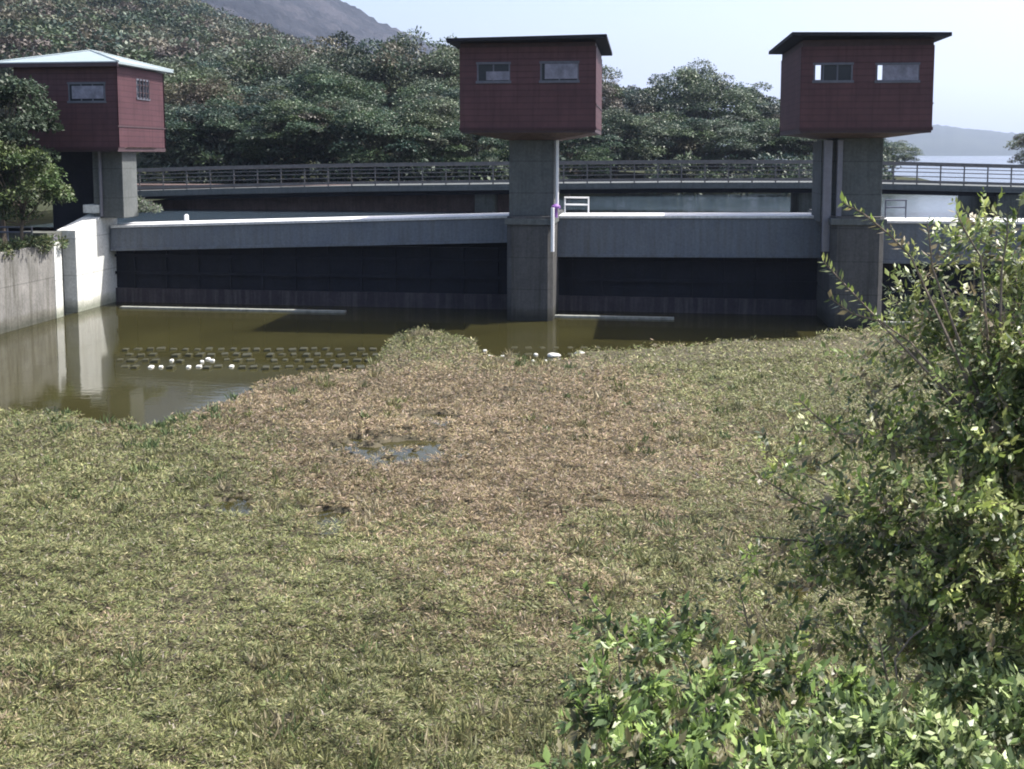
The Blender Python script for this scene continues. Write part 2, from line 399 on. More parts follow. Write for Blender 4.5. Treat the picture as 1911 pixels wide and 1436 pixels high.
wk2, g2, s2 = bay(1036, 1562, 403, 403, 480, 482, 'grey blue gate walkway between the middle pier and the right pier, deep girder', 'dark gate standing in the bay between middle and right piers', 9)
wk3, g3, s3 = bay(1640, 2150, 412, 416, 492, 498, 'grey gate walkway right of the right pier, partly behind the shrub', 'dark gate right of the right pier behind the shrub', 8)
for s, l in ((s1, 'wide left'), (s2, 'middle'), (s3, 'right-hand')):
    tag(s, 'low concrete kerb breaking the water in front of the %s gate' % l, 'sill', 'sills at the foot of the gates')

# --- piers
def pier(name_label, cx0, cx1, px0, px1, ztopy, col_top_y, Yc0, Yc1, Yp0, Yp1, px_off=0):
    x0, x1 = px_x(cx0, Yc0), px_x(cx1, Yc0); p0, p1 = px_x(px0, Yp0), px_x(px1, Yp0)
    zt = WY(px0, ztopy, Yp0).z; zc = WY(cx0, col_top_y, Yc0).z
    e = empty('gate_pier', ((p0+p1)/2, Yp0, 0), name_label, 'pier', 'concrete piers of the dam')
    MB().box(x0, x1, Yc0, Yc1, zt, zc).build('column', M['conc_dark'] if False else M['pierc'], e, 0.02)
    # pier with a chamfered nose
    c = 0.14
    mb = MB(); pts = [(p0+c, Yp0), (p1-c, Yp0), (p1, Yp0+c), (p1, Yp1), (p0, Yp1), (p0, Yp0+c)]
    n = len(pts); mb.add([(x, y, -0.7) for x, y in pts]+[(x, y, zt) for x, y in pts], [tuple(reversed(range(n))), tuple(range(n, 2*n))]+[(i, (i+1)%n, (i+1)%n+n, i+n) for i in range(n)])
    mb.build('pier_wall', M['pierl'], e)
    MB().box(p0-0.04, p1+0.04, Yp0-0.05, Yp1, zt-0.22, zt-0.05).build('band', M['pierc'], e, 0.01)
    return e, (x0, x1, p0, p1, zt, zc)
M['pierc'] = concrete('pier_column_concrete', (0.08,0.09,0.092), (0.12,0.13,0.13), 0.45, (0.05,0.055,0.05), joint=0.9)
M['pierl'] = concrete('pier_base_concrete', (0.055,0.055,0.058), (0.10,0.10,0.10), 0.7, (0.03,0.032,0.03), joint=0.9, tide=True)
pm, dm = pier('middle concrete pier standing in the water under the middle gatehouse', 950, 1034, 945, 1032, 405, 262, 28.75, 30.5, 28.3, 32.2)
pr, dr = pier('right concrete pier with pipes on its left, under the right gatehouse', 1562, 1648, 1556, 1656, 405, 258, 28.75, 30.5, 28.3, 32.2)
# pipes and rails on the piers
x = px_x(1040, 28.6)
MB().tube([(x, 28.62, WY(1040, 262, 28.6).z), (x, 28.62, WY(1040, 384, 28.6).z)], 0.042, 10).build('downpipe', M['white'], pm)
MB().tube([(x-0.09, 28.2, WY(1033, 388, 28.2).z), (x-0.09, 28.2, WY(1033, 470, 28.2).z)], 0.05, 10).build('lower_pipe', M['white'], pm)
mb = MB(); mb.tube([(x-0.02, 28.45, dm[4]+0.24), (x-0.02, 28.45, dm[4]+0.30), (x-0.02, 28.45, dm[4]+0.36)], [0.13, 0.13, 0.05], 12); mb.tube([(x-0.02,28.45,dm[4]-0.02),(x-0.02,28.45,dm[4]+0.26)], 0.05, 10)
mb.build('valve_cap', M['purple'], pm)
for p, wdt in ((1541, 0.11), (1563, 0.07)):
    x = px_x(p, 29.0)
    MB().box(x-wdt, x+wdt, 28.62, 28.74, WY(p, 470, 28.7).z, WY(p, 262, 28.7).z).build('guide_rail', M['steel'], pr, 0.01)
MB().box(px_x(1533, 28.95), px_x(1560, 28.95), 28.95, 30.4, dr[4]-0.2, WY(1560, 262, 28.8).z-0.02).build('side_column', M['pierc'], pr)

# --- left abutment and retaining wall
ab = empty('abutment', (X_AB, 28.2, 0), 'bright sunlit concrete abutment wall at the left end of the dam', 'abutment')
zt0 = WY(135, 430, 28.2).z; zt1 = 2.98
MB().hexa([(X_AB-.6,28.15,-0.7),(X_AB,28.15,-0.7),(X_AB,30.6,-0.7),(X_AB-.6,30.6,-0.7),(X_AB-.6,28.15,zt0),(X_AB,28.15,zt0),(X_AB,30.6,zt1),(X_AB-.6,30.6,zt1)]).build('wall', M['conc_pale'], ab, 0.02)
MB().box(X_AB-0.55, X_AB-0.004, 29.55, 30.62, zt1-0.10, zt1+0.16).build('cap_block', M['conc_pale'], ab, 0.02)
MB().box(X_AB-1.6, X_AB-0.42, 27.4, 28.15, -0.7, zt0-0.03).build('slot_back', M['conc_dark'], ab)
MB().box(X_AB-0.42, X_AB-0.33, 27.55, 27.75, -0.7, zt0-0.1).build('guide_rail', M['steel'], ab)
MB().box(X_AB-1.6, X_AB+0.03, 28.0, 30.5, zt0-0.02, zt0+0.05).build('coping', M['conc_pale'], ab, 0.01) if False else None
rw = empty('retaining_wall', (X_AB, 23, 0), 'grey stained concrete retaining wall along the left edge of the pool', 'retaining wall')
MB().hexa([(X_AB-0.5,10,-0.7),(X_AB,10,-0.7),(X_AB,27.0,-0.7),(X_AB-0.5,27.0,-0.7),(X_AB-0.5,10,2.05),(X_AB,10,2.05),(X_AB,27.0,2.15),(X_AB-0.5,27.0,2.15)]).build('wall', M['conc_wall'], rw, 0.02)
MB().box(X_AB-0.5, X_AB+0.012, 27.002, 27.38, -0.7, 2.18).build('end_post', M['conc_pale'], rw, 0.015)

# left pier column (stands on the abutment)
lp = empty('gate_pier', (X_AB-1, 28.8, zt0), 'left concrete column on the abutment under the left gatehouse', 'pier', 'concrete piers of the dam')
x0, x1 = px_x(172, 29.6), px_x(228, 29.6); zcl = WY(200, 275, 29.6).z
MB().box(x0, x1, 29.6, 30.5, zt1-0.25, zcl).build('column', M['pierc'], lp, 0.02)
MB().box(px_x(95, 30.2), x0-0.02, 30.2, 31.0, 1.0, zcl+0.02).build('side_wall', M['gate'], lp)
MB().tube([(x0+0.28, 29.55, zt1-0.2), (x0+0.28, 29.55, zcl)], 0.05, 8).build('downpipe', M['steel'], lp)

# --- gatehouses
def holed_wall(mb, o, u, v, n, U, Vv, holes, th):
    """wall panel from origin o along u (length U) and v (height Vv) with rectangular holes (u0,u1,v0,v1); n = outward normal"""
    us = sorted({0, U, *[h[0] for h in holes], *[h[1] for h in holes]}); vs = sorted({0, Vv, *[h[2] for h in holes], *[h[3] for h in holes]})
    P_ = lambda a, b, d: o + u*a + v*b - n*d
    for i in range(len(us)-1):
        for j in range(len(vs)-1):
            cu, cv = (us[i]+us[i+1])/2, (vs[j]+vs[j+1])/2
            if any(h[0] < cu < h[1] and h[2] < cv < h[3] for h in holes): continue
            for d, rev in ((0, False), (th, True)):
                q = [P_(us[i], vs[j], d), P_(us[i+1], vs[j], d), P_(us[i+1], vs[j+1], d), P_(us[i], vs[j+1], d)]
                mb.add(q, [(3,2,1,0) if rev else (0,1,2,3)])
    for h in holes:
        c = [(h[0],h[2]), (h[1],h[2]), (h[1],h[3]), (h[0],h[3])]
        for k in range(4):
            a, b = c[k], c[(k+1) % 4]
            mb.add([P_(*a, 0), P_(*b, 0), P_(*b, th), P_(*a, th)], [(0,1,2,3)])
def window(parent, o, u, v, n, h, lights=2, glint_panel=None, open_gap=0.0, bars=False):
    """sliding window in hole h: frame, panes, optional pale panel over the glass standing in for its reflection; open_gap leaves that width clear on the left"""
    P_ = lambda a, b, d: o + u*a + v*b - n*d
    def bar(mb, a0, a1, b0, b1, d0, d1):
        mb.hexa([P_(a0,b0,d0), P_(a1,b0,d0), P_(a1,b0,d1), P_(a0,b0,d1), P_(a0,b1,d0), P_(a1,b1,d0), P_(a1,b1,d1), P_(a0,b1,d1)])
    f = MB(); t = 0.045
    bar(f, h[0]-0.03, h[1]+0.03, h[2]-0.05, h[2]+0.02, -0.03, 0.05); bar(f, h[0]-0.02, h[1]+0.02, h[3]-0.03, h[3]+0.03, -0.02, 0.05)
    bar(f, h[0], h[0]+t, h[2]+0.021, h[3]-0.031, 0.0, 0.048); bar(f, h[1]-t, h[1], h[2]+0.021, h[3]-0.031, 0.0, 0.048)
    g0 = h[0]+t+open_gap
    for i in range(1, lights):
        a = g0 + (h[1]-t-g0)*i/lights; bar(f, a-0.02, a+0.02, h[2]+0.021, h[3]-0.031, 0.004, 0.044)
    if open_gap: bar(f, g0-0.04, g0, h[2]+0.021, h[3]-0.031, 0.004, 0.044)
    wf = f.build('window', M['frame'], parent)
    g = MB(); bar(g, g0+0.001, h[1]-t-0.001, h[2]+0.022, h[3]-0.032, 0.020, 0.026)
    g.build('pane', M['glass'], parent).parent = wf
    bpy.context.view_layer.update()
    if glint_panel:
        bm = MB(); bar(bm, *glint_panel, -0.006, 0.016); x = bm.build('glint_panel', M['pane_glint'], parent); x.parent = wf
    if bars:
        bm = MB(); k = 4
        for i in range(k):
            a = h[0]+(h[1]-h[0])*(i+0.5)/k; bar(bm, a-0.012, a+0.012, h[2]-0.02, h[3]+0.02, -0.07, -0.045)
        for zz in (0.3, 0.7):
            b = h[2]+(h[3]-h[2])*zz; bar(bm, h[0]-0.02, h[1]+0.02, b-0.012, b+0.012, -0.044, -0.031)
        x = bm.build('window_guard', M['trim'], parent); x.parent = wf
    # sub-parts were offset by the house origin, the frame stays at that origin too
    return wf
EXp, EZ, EYp = Vector((1,0,0)), Vector((0,0,1)), Vector((0,1,0))
def house(label, x0p, x1p, ytop, ybot, Y0, depth, wins, backwins=(), sidewins=(), ov=(0.35,0.45,0.45,0.5), roof='flat', colbox=None, ztop_pts=None, slits=()):
    a = WY(x0p, ybot, Y0); x0, x1 = a.x, px_x(x1p, Y0); z0 = a.z; z1 = WY((x0p+x1p)/2, ytop, Y0).z; Y1 = Y0+depth
    x0 = WY(x0p, (ytop+ybot)/2, Y0).x; x1 = WY(x1p, (ytop+ybot)/2, Y0).x
    h = empty('gatehouse', ((x0+x1)/2, Y0, z0), label, 'gatehouse', 'red gatehouses on the piers')
    th = 0.09; mb = MB(); O = Vector((x0, Y0, z0)); Wd, Hh = x1-x0, z1-z0
    def hole(w4, Y):
        p = WY(w4[0], w4[3], Y); q = WY(w4[1], w4[2], Y); return (p.x-x0, q.x-x0, max(0.1, p.z-z0), q.z-z0)
    fh = [hole(wd[:4], Y0) for wd in wins]
    holed_wall(mb, O, EXp, EZ, -EYp, Wd, Hh, fh, th)
    bh = [hole(b, Y1) for b in backwins]
    # back wall: seen from outside u runs -X; build with u=+X and reversed normal
    holed_wall(mb, Vector((x0, Y1, z0)), EXp, EZ, EYp, Wd, Hh, bh, th)
    sh = []
    for s in sidewins:    # metres along depth
        sh.append(s[:4])
    holed_wall(mb, Vector((x1, Y0+th, z0)), EYp, EZ, EXp, depth-2*th, Hh, sh, th)
    holed_wall(mb, Vector((x0, Y0+th, z0)), EYp, EZ, -EXp, depth-2*th, Hh, [], th)
    mb.build('wall', M['siding'], h)
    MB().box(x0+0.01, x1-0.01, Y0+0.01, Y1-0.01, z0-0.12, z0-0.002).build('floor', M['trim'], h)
    # corner and base trims
    MB().box(x0-0.02, x1+0.02, Y0-0.02, Y0-0.002, z0-0.06, z0+0.03).build('base_trim', M['siding'], h)
    MB().box(x1+0.002, x1+0.02, Y0+0.0, Y1, z0+0.62, z0+0.66).build('side_trim', M['trim'], h)
    for i, wd in enumerate(wins):
        hh = fh[i]; bl = None
        if wd[4]:
            bl = (hh[0]+(hh[1]-hh[0])*wd[4][0], hh[0]+(hh[1]-hh[0])*wd[4][1], hh[2]+(hh[3]-hh[2])*wd[4][2], hh[2]+(hh[3]-hh[2])*wd[4][3])
        window(h, O, EXp, EZ, -EYp, hh, wd[5], bl, wd[6])
    for s in sidewins: window(h, Vector((x1, Y0+th, z0)), EYp, EZ, EXp, s[:4], 2, None, 0, True)
    # roof
    l, r, f, b = ov
    if roof == 'flat':
        zl, zr = ztop_pts
        c = [(x0-l, Y0-f, z1+zl), (x1+r, Y0-f, z1+zr), (x1+r, Y1+b, z1+zr), (x0-l, Y1+b, z1+zl)]
        t = 0.10
        MB().hexa(c+[(p[0], p[1], p[2]+t) for p in c]).build('roof', M['roof_dark'], h, 0.01)
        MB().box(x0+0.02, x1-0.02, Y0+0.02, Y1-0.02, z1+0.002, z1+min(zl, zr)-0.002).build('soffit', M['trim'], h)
    else:
        c = [(x0-l, Y0-f, z1+0.04), (x1+r, Y0-f, z1+0.04), (x1+r, Y1+b, z1+0.04), (x0-l, Y1+b, z1+0.04)]
        ap = ((x0+x1)/2, (Y0+Y1)/2, z1+roof)
        c2 = [(p[0], p[1], p[2]+0.07) for p in c]
        MB().add(c+c2+[ap], [(3,2,1,0),(0,1,5,4),(1,2,6,5),(2,3,7,6),(3,0,4,7),(4,5,8),(5,6,8),(6,7,8),(7,4,8)]).build('roof', M['roof_pale'], h)
        mb = MB()
        for k in range(4): mb.tube([c2[k], ap], 0.035, 6)
        mb.build('ridge_cap', M['roof_pale'], h)
        g = 0.012
        MB().box(x0-l-g, x1+r+g, Y0-f-0.05, Y0-f-g, z1-0.04, z1+0.07).build('gutter', M['trim'], h)
    # haunch down to the column
    if colbox:
        cx0, cx1, cy0, cy1, zc = colbox
        t = z0-0.122
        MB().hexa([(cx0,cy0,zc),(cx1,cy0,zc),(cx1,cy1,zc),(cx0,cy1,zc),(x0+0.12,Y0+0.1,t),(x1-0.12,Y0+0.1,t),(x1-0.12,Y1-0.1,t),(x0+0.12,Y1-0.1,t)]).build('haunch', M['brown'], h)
    return h
# windows: (x0,x1,ytop,ybot, painted reflection box in window fractions or None, number of lights, open gap)
hm = house('dark red gatehouse on the middle pier, flat dark roof and two windows', 858, 1112, 88, 240, 27.9, 4.1,
      [(890,952,118,153,(0.28,0.98,0.08,0.55),2,0), (1008,1080,116,152,(0.12,0.97,0.12,0.92),2,0)],
      ov=(0.30,0.30,0.42,0.5), ztop_pts=(0.12,0.17), colbox=(dm[0]-0.05, dm[1]+0.05, 28.7, 30.55, dm[5]))
MB().box(px_x(1112,27.9)-0.5, px_x(1112,27.9)+0.31, 27.9-0.43, 27.9-0.425, 0, 0.01) if False else None
hr = house('dark red gatehouse on the right pier, sky showing through the edges of its windows', 1495, 1742, 86, 240, 27.9, 4.1,
      [(1518,1592,119,152,None,2,0.22), (1634,1716,119,152,(0.15,0.98,0.05,0.95),2,0.22)],
      backwins=[(1519,1532,121,150), (1634,1648,121,150)], ov=(0.32,0.30,0.42,0.5), ztop_pts=(0.24,0.18), colbox=(px_x(1536,28.9), dr[1]+0.05, 28.7, 30.55, dr[5]))
hl = house('red gatehouse on the left abutment with a pale pyramid roof and sunlit pink side', 28, 218, 124, 276, 29.0, 3.1,
      [(128,196,155,190,(0.1,0.95,0.15,0.85),3,0)], sidewins=[(1.15,1.95,1.55,2.12)],
      ov=(0.55,0.22,0.25,0.25), roof=0.62, colbox=(x0-0.3, x1+0.25, 29.5, 31.2, zcl))

# --- handrails on the walkway
def handrail(px0, px1, yb, yt, Y, m, label, n=2, cross=2):
    a, b = WY(px0, yb, Y), WY(px1, yb, Y); zt = WY(px0, yt, Y).z
    o = empty('handrail', a, label, 'handrail')
    for i in range(n):
        x = a.x+(b.x-a.x)*i/(n-1); MB().tube([(x, Y, a.z-0.05), (x, Y, zt-0.024)], 0.022, 8).build('post', m, o)
    for k in range(cross):
        z = zt - (zt-a.z)*k*0.42; MB().tube([(a.x-0.02, Y, z), (b.x+0.02, Y, z)], 0.025, 8).build('rail', m, o)
    return o
handrail(1054, 1098, 400, 369, 31.2, M['white'], 'short white handrail on the walkway beside the middle pier')
handrail(1652, 1690, 406, 374, 31.2, M['rail_dark'], 'dark handrail on the walkway right of the right pier')
handrail(-30, 60, 446, 424, 26.4, M['steel'], 'grey handrail on top of the left retaining wall among the leaves', 3)
p = WY(348, 412, 30.8)
bo = tag(MB().tube([(p.x,30.8,p.z-0.06),(p.x,30.8,p.z+0.16),(p.x,30.8,p.z+0.2)], [0.07,0.07,0.03], 12).build('bollard', M['white']), 'small white bollard near the left end of the walkway', 'bollard')

# ================================================================ THE BRIDGE
YB = 42.0
br = empty('road_bridge', (px_x(1200, YB), YB, 3.3), 'long grey road bridge with railing crossing behind the dam', 'bridge')
RT = [(240,315),(420,310),(640,305.5),(940,302),(1250,299),(1530,299),(1720,303),(1911,308),(2300,318)]
def rl(px, off=0): return float(np.interp(px, [r[0] for r in RT], [r[1] for r in RT])) + off
def strip(name, o0, o1, Y0, Y1, m, xs=None, bev=0.01):
    mb = MB(); xs = xs or [r[0] for r in RT]
    for i in range(len(xs)-1):
        slab_px(mb, xs[i], xs[i+1], rl(xs[i], o0), rl(xs[i+1], o0), rl(xs[i], o1), rl(xs[i+1], o1), Y0, Y1)
    return mb.build(name, m, br)
strip('deck', 42, 53, YB, YB+3.2, M['pierc'])
strip('girder', 53.2, 61, YB+0.35, YB+3.0, M['gate'])
def railing(Y, m, mid):
    strip('top_rail', 0, 5.0, Y-0.05, Y+0.05, mid)
    strip('kick_rail', 34, 39, Y-0.03, Y+0.03, mid)
    for o in (11, 18, 26): strip('rail', o, o+1.6, Y-0.015, Y+0.015, m)
    n = 0; p = 260
    while p < 2100:
        a = WY(p, rl(p, 4.2), Y); b = WY(p, rl(p, 42), Y)
        MB().box(a.x-0.025, a.x+0.025, Y-0.014, Y+0.014 , b.z-0.02, a.z).build('post', m, br)
        p += 44
railing(YB+0.12, M['rail'], M['rail'])
strip('far_rail', 4, 7, YB+3.05, YB+3.12, M['rail'])
for pxp in (905, 1512):
    a = WY(pxp, 352, YB+0.6)
    MB().box(a.x-0.45, a.x+0.45, YB+0.6, YB+2.9, 0.5, WY(pxp, rl(pxp, 58), YB+0.6).z).build('bridge_pier', M['conc_dark'], br, 0.03)
a = WY(1862, 352, YB+0.2)
MB().box(a.x, a.x+14, YB+0.2, YB+5.3, 0.5, WY(1900, rl(1900, 56), YB+0.2).z).build('bridge_abutment', M['conc_dark'], br)
# stone wall on the shore behind the bridge
a = WY(150, 390, 43.2); b = WY(960, 390, 43.2)
rw2 = tag(MB().box(a.x, b.x, 43.2, 44.2, 1.6, 3.35).build('shore_wall', M['brown'], None, 0.05), 'low reddish brown wall on the shore under the bridge', 'wall')
# right shore beyond the bridge
P, Q = grid(23, 70, 40, 60, 40, 24)
def rs(x, y): return LAKE + np.clip(np.minimum(x-29-(y-48)*0.35, 58-y)*0.35, -1.0, 1.3)
P[:, 2] = rs(P[:, 0], P[:, 1]); tag(np_mesh('right_shore', P, Q, M['soil'], smooth=True), kind='structure')

# ================================================================ TREES
GREENS = [(0.022,0.040,0.026), (0.038,0.064,0.040), (0.055,0.082,0.040), (0.078,0.105,0.066), (0.10,0.12,0.09), (0.034,0.060,0.048)]
AUTUMN = [(0.09,0.085,0.06), (0.11,0.10,0.075), (0.08,0.09,0.055), (0.10,0.085,0.075)]
def crown_mesh(seed, Hc, Wc, nb, nl, L, cols, flat=0.8):
    """leaf clumps spread through an uneven ellipsoid crown, local coordinates with the trunk base at 0"""
    global rng
    rng = np.random.default_rng(seed); Ps, Ax, Nn, Ls, Cs = [], [], [], [], []; cents = []
    for k in range(nb):
        d = rand_unit(1)[0]; d[2] = d[2]*0.8+0.15; rr = rng.uniform(0.45, 1.0)**0.5
        c = np.array([d[0]*Wc*0.5*rr, d[1]*Wc*0.5*rr, Hc*0.58 + d[2]*Hc*0.42*rr]); c += rng.normal(size=3)*Wc*0.05
        r = rng.uniform(0.11, 0.2)*Wc; cents.append((c, r))
        n = int(nl*rng.uniform(0.6, 1.3)); u = rand_unit(n); u[:, 2] = np.abs(u[:, 2])*0.9 - 0.15
        s = rng.uniform(0.6, 1.05, (n, 1)); P = c + u*s*np.array([r, r, r*flat])
        ax = u*np.array([1, 1, 0.35]) + rng.normal(size=(n, 3))*0.5 + np.array([0, 0, -0.1])
        nn = np.array([0, 0, 1.0]) + u*0.5 + rng.normal(size=(n, 3))*0.45
        base = np.array(cols[rng.integers(0, len(cols))])*rng.uniform(0.65, 1.4)
        col = np.clip(base*(1+rng.normal(size=(n, 1))*0.2), 0.005, 0.5)
        Ps.append(P); Ax.append(ax); Nn.append(nn); Ls.append(L*rng.uniform(0.6, 1.3, n)); Cs.append(col)
    P, A, Nn, Ls, C = map(np.concatenate, (Ps, Ax, Nn, Ls, Cs))
    V, T = leaf_arrays(P, A, Nn, Ls, Ls*0.62); return V, T, np.repeat(C, 4, axis=0), cents
def trunk_mesh(seed, Hc, Wc, cents, r0):
    r = random.Random(seed); mb = MB()
    lean = Vector((r.uniform(-.1,.1), r.uniform(-.1,.1), 0))*Hc
    pts = [Vector((0,0,-0.6)), lean*0.2+Vector((0,0,Hc*0.2)), lean*0.6+Vector((0,0,Hc*0.45)), lean+Vector((0,0,Hc*0.75))]
    mb.tube(pts, [r0*1.25, r0, r0*0.75, r0*0.3], 8)
    for c, rad in cents[::2]:
        s = pts[1].lerp(pts[2], r.random()); c = Vector(c); m = s.lerp(c, 0.5)+Vector((0,0,-0.05*Hc))
        mb.tube([s, m, c], [r0*0.4, r0*0.22, r0*0.07], 5)
    return mb
protos = {}
def make_tree(key, seed, Hc, Wc, nb, nl, L, cols, name='broadleaf_tree', mk='leaf'):
    e = empty(name, (0,0,0)); V, T, C, cents = crown_mesh(seed, Hc, Wc, nb, nl, L, cols)
    np_mesh('crown', V, T, M[mk], e, C, local=True); trunk_mesh(seed, Hc, Wc, cents, Hc*0.022).build('trunk', M['bark'], e)
    protos[key] = [e, False]; return e
def place_tree(key, loc, s, rz, label, group, sz=None, cat='tree'):
    e, used = protos[key]
    if not used: protos[key][1] = True; o = e
    else:
        o = e.copy(); COL.objects.link(o)
        for ch in list(e.children):
            c = ch.copy(); COL.objects.link(c); c.parent = o
    o.location = loc; o.scale = (s, s, sz or s); o.rotation_euler = (0, 0, rz); tag(o, label, cat, group); return o
make_tree('a', 1, 8, 7.5, 70, 380, 0.20, GREENS)
make_tree('b', 2, 8, 8.5, 74, 380, 0.21, GREENS+AUTUMN[:2])
make_tree('c', 3, 9, 7, 70, 370, 0.20, GREENS[:3])
make_tree('d', 4, 7.5, 8, 68, 380, 0.21, AUTUMN+GREENS[2:4])
make_tree('e', 5, 9.5, 7.5, 76, 350, 0.20, GREENS[1:5])
tr = random.Random(5)
# (key, px, top py, Y, width scale, label)
TREES = [
 ('a', 345, 205, 49, .70, 'dark green tree just right of the left gatehouse, close behind the bridge'),
 ('b', 440, 185, 50, .72, 'bushy green tree behind the bridge, second in the front row from the left gatehouse'),
 ('c', 535, 200, 48, .68, 'green tree behind the left part of the bridge railing, third in the front row'),
 ('d', 620, 195, 50, .70, 'olive tree in the front row behind the bridge, midway between left and middle gatehouses'),
 ('a', 705, 205, 48, .66, 'dark tree in the front row whose leaves reach over the bridge railing'),
 ('e', 790, 190, 50, .66, 'green tree in the front row just left of the middle gatehouse'),
 ('c', 900, 225, 49, .62, 'dark tree low behind the middle gatehouse and its pier'),
 ('e', 330, 120, 66, .95, 'tall grey green tree directly right of the left gatehouse roof'),
 ('b', 420, 115, 70, .98, 'broad pale green tree in the second row, left of the round topped one'),
 ('d', 510, 95, 72, 1.0, 'round topped olive tree below the foot of the blue mountain'),
 ('a', 600, 135, 66, .92, 'dark tree in the dip of the tree line left of the tall crown'),
 ('b', 690, 74, 72, 1.02, 'tallest tree on the left side, domed crown rising against the mountain'),
 ('d', 770, 84, 74, 1.0, 'brownish tree right of the tallest domed crown'),
 ('e', 850, 92, 72, 1.0, 'pale tree whose crown touches the left wall of the middle gatehouse'),
 ('c', 640, 150, 60, .8, 'shaded tree between the front and second rows, left of the middle gatehouse'),
 ('a', 820, 160, 60, .8, 'shaded tree right against the middle gatehouse wall, middle row'),
 ('b', 480, 160, 59, .8, 'yellowish tree in the middle row between the left and middle gatehouses'),
 ('d', 380, 150, 58, .75, 'light green tree in the middle row near the left gatehouse'),
 ('c', 1060, 235, 57, .7, 'dark tree seen under the right edge of the middle gatehouse'),
 ('a', 1150, 215, 62, .75, 'dark bushy tree behind the bridge right of the middle gatehouse'),
 ('b', 1240, 210, 66, .8, 'yellow green tree at the centre of the wooded point, front row'),
 ('e', 1335, 225, 66, .75, 'shaded tree in the front row of the wooded point, left of the right gatehouse'),
 ('c', 1425, 230, 68, .75, 'blue green tree in the front row next to the right gatehouse'),
 ('d', 1510, 235, 70, .7, 'pale green tree behind the right gatehouse pier'),
 ('a', 1600, 250, 72, .62, 'small tree hidden mostly behind the right pier'),
 ('e', 1668, 268, 76, .42, 'small tree at the tip of the wooded point, right of the right pier'),
 ('d', 1110, 140, 84, .95, 'tree with a ragged top just right of the middle gatehouse wall'),
 ('b', 1195, 165, 84, .85, 'lower tree in the gap left of the highest crown on the wooded point'),
 ('a', 1275, 128, 86, .95, 'highest dark tree on the wooded point between the two gatehouses'),
 ('e', 1330, 150, 84, .9, 'grey green tree leaning right of the highest crown on the point'),
 ('c', 1385, 165, 88, .85, 'dark tree midway down the slope of crowns towards the right gatehouse'),
 ('b', 1440, 188, 86, .8, 'olive tree low on the slope of crowns beside the right gatehouse'),
 ('a', 1500, 215, 84, .75, 'tree behind the left edge of the right gatehouse'),
 ('d', 960, 130, 78, .95, 'tree hidden behind the middle gatehouse'),
 ('d', 1962, 232, 52, .42, 'small dark tree at the right edge of the photo beyond the bridge'),
]
BASEH = {'a':8,'b':8,'c':9,'d':7.5,'e':9.5}
for k, px_, ty, Y, s, lab in TREES:
    t_ = WY(px_, ty, Y)
    g = float(shore_h(np.array([t_.x]), np.array([Y]))[0]) if px_ < 1800 else 2.9
    g = max(g, 2.2); hz = (t_.z - g)/(BASEH[k]*0.99)
    place_tree(k, (t_.x, Y, g), s, tr.uniform(0, 6.28), lab, 'trees on the shore behind the bridge', max(0.25, hz))
# the wood on the hillside, one mass
def woodland():
    global rng
    rng = np.random.default_rng(77); Ps, Ax, Nn, Ls, Cs = [], [], [], [], []
    cnt = 0
    while cnt < 2300:
        px_ = rng.uniform(-330, 1000); Y = rng.uniform(80, 215)
        p = WY(px_, 200, Y)
        x = p.x; g = float(shore_h(np.array([x]), np.array([Y]))[0])
        if x > -14 or x < -250: continue
        z = g + rng.uniform(2.5, 7.5); r = rng.uniform(1.1, 2.4)
        n = 130; u = rand_unit(n); u[:, 2] = np.abs(u[:, 2])-0.1
        P = np.array([x, Y, z]) + u*rng.uniform(0.6, 1.05, (n, 1))*np.array([r, r, r*0.65])
        Ps.append(P); Ax.append(u*np.array([1,1,.3])+rng.normal(size=(n,3))*.5); Nn.append(np.array([0,0,1.])+u*.5+rng.normal(size=(n,3))*.4)
        Ls.append(rng.uniform(0.3, 0.62, n)); base = np.array((GREENS+AUTUMN)[rng.integers(0, len(GREENS)+4)])*rng.uniform(0.8, 1.2)
        Cs.append(np.clip(base*(1+rng.normal(size=(n,1))*.2), .005, .5)); cnt += 1
    P, A, Nn, Ls, C = map(np.concatenate, (Ps, Ax, Nn, Ls, Cs)); V, T = leaf_arrays(P, A, Nn, Ls, Ls*0.65)
    tag(np_mesh('hillside_wood', V, T, M['leaf2'], None, np.repeat(C, 4, axis=0)), 'dense wood covering the hillside at the upper left', 'wood', kind='stuff')
M['leaf2'] = leafmat('wood_leaves', 0.55, 0.15, 0.3)
woodland()

# undergrowth along the shore under the trees
def undergrowth():
    global rng
    rng = np.random.default_rng(5); Ps, Us, Ls, Cs = [], [], [], []
    for k in range(420):
        px_ = rng.uniform(230, 1660); Y = rng.uniform(46, 50) if px_ < 1030 else rng.uniform(60, 70)
        x = px_x(px_, Y); g = max(float(shore_h(np.array([x]), np.array([Y]))[0]), LAKE)
        if x > 24: continue
        r = rng.uniform(.5, 1.1); z = g + rng.uniform(.2, 2.0); n = 90; u = rand_unit(n); u[:, 2] = np.abs(u[:, 2])-.2
        Ps.append(np.array([x, Y, z])+u*rng.uniform(.5,1.,(n,1))*np.array([r,r,r*.8])); Us.append(u); Ls.append(rng.uniform(.15,.32,n))
        Cs.append(np.clip(np.array(GREENS[rng.integers(0,6)])*(1+rng.normal(size=(n,1))*.25)*rng.uniform(.7,1.2), .005, .5))
    P, U, L_, C = map(np.concatenate, (Ps, Us, Ls, Cs)); n = len(P)
    V, T = leaf_arrays(P, U+rng.normal(size=(n,3))*.5, np.array([0,0,1.])+rng.normal(size=(n,3))*.4, L_, L_*.6)
    tag(np_mesh('undergrowth', V, T, M['leaf2'], None, np.repeat(C, 4, axis=0)), 'tangled green undergrowth along the shore behind the bridge railing', 'undergrowth', kind='stuff')
undergrowth()

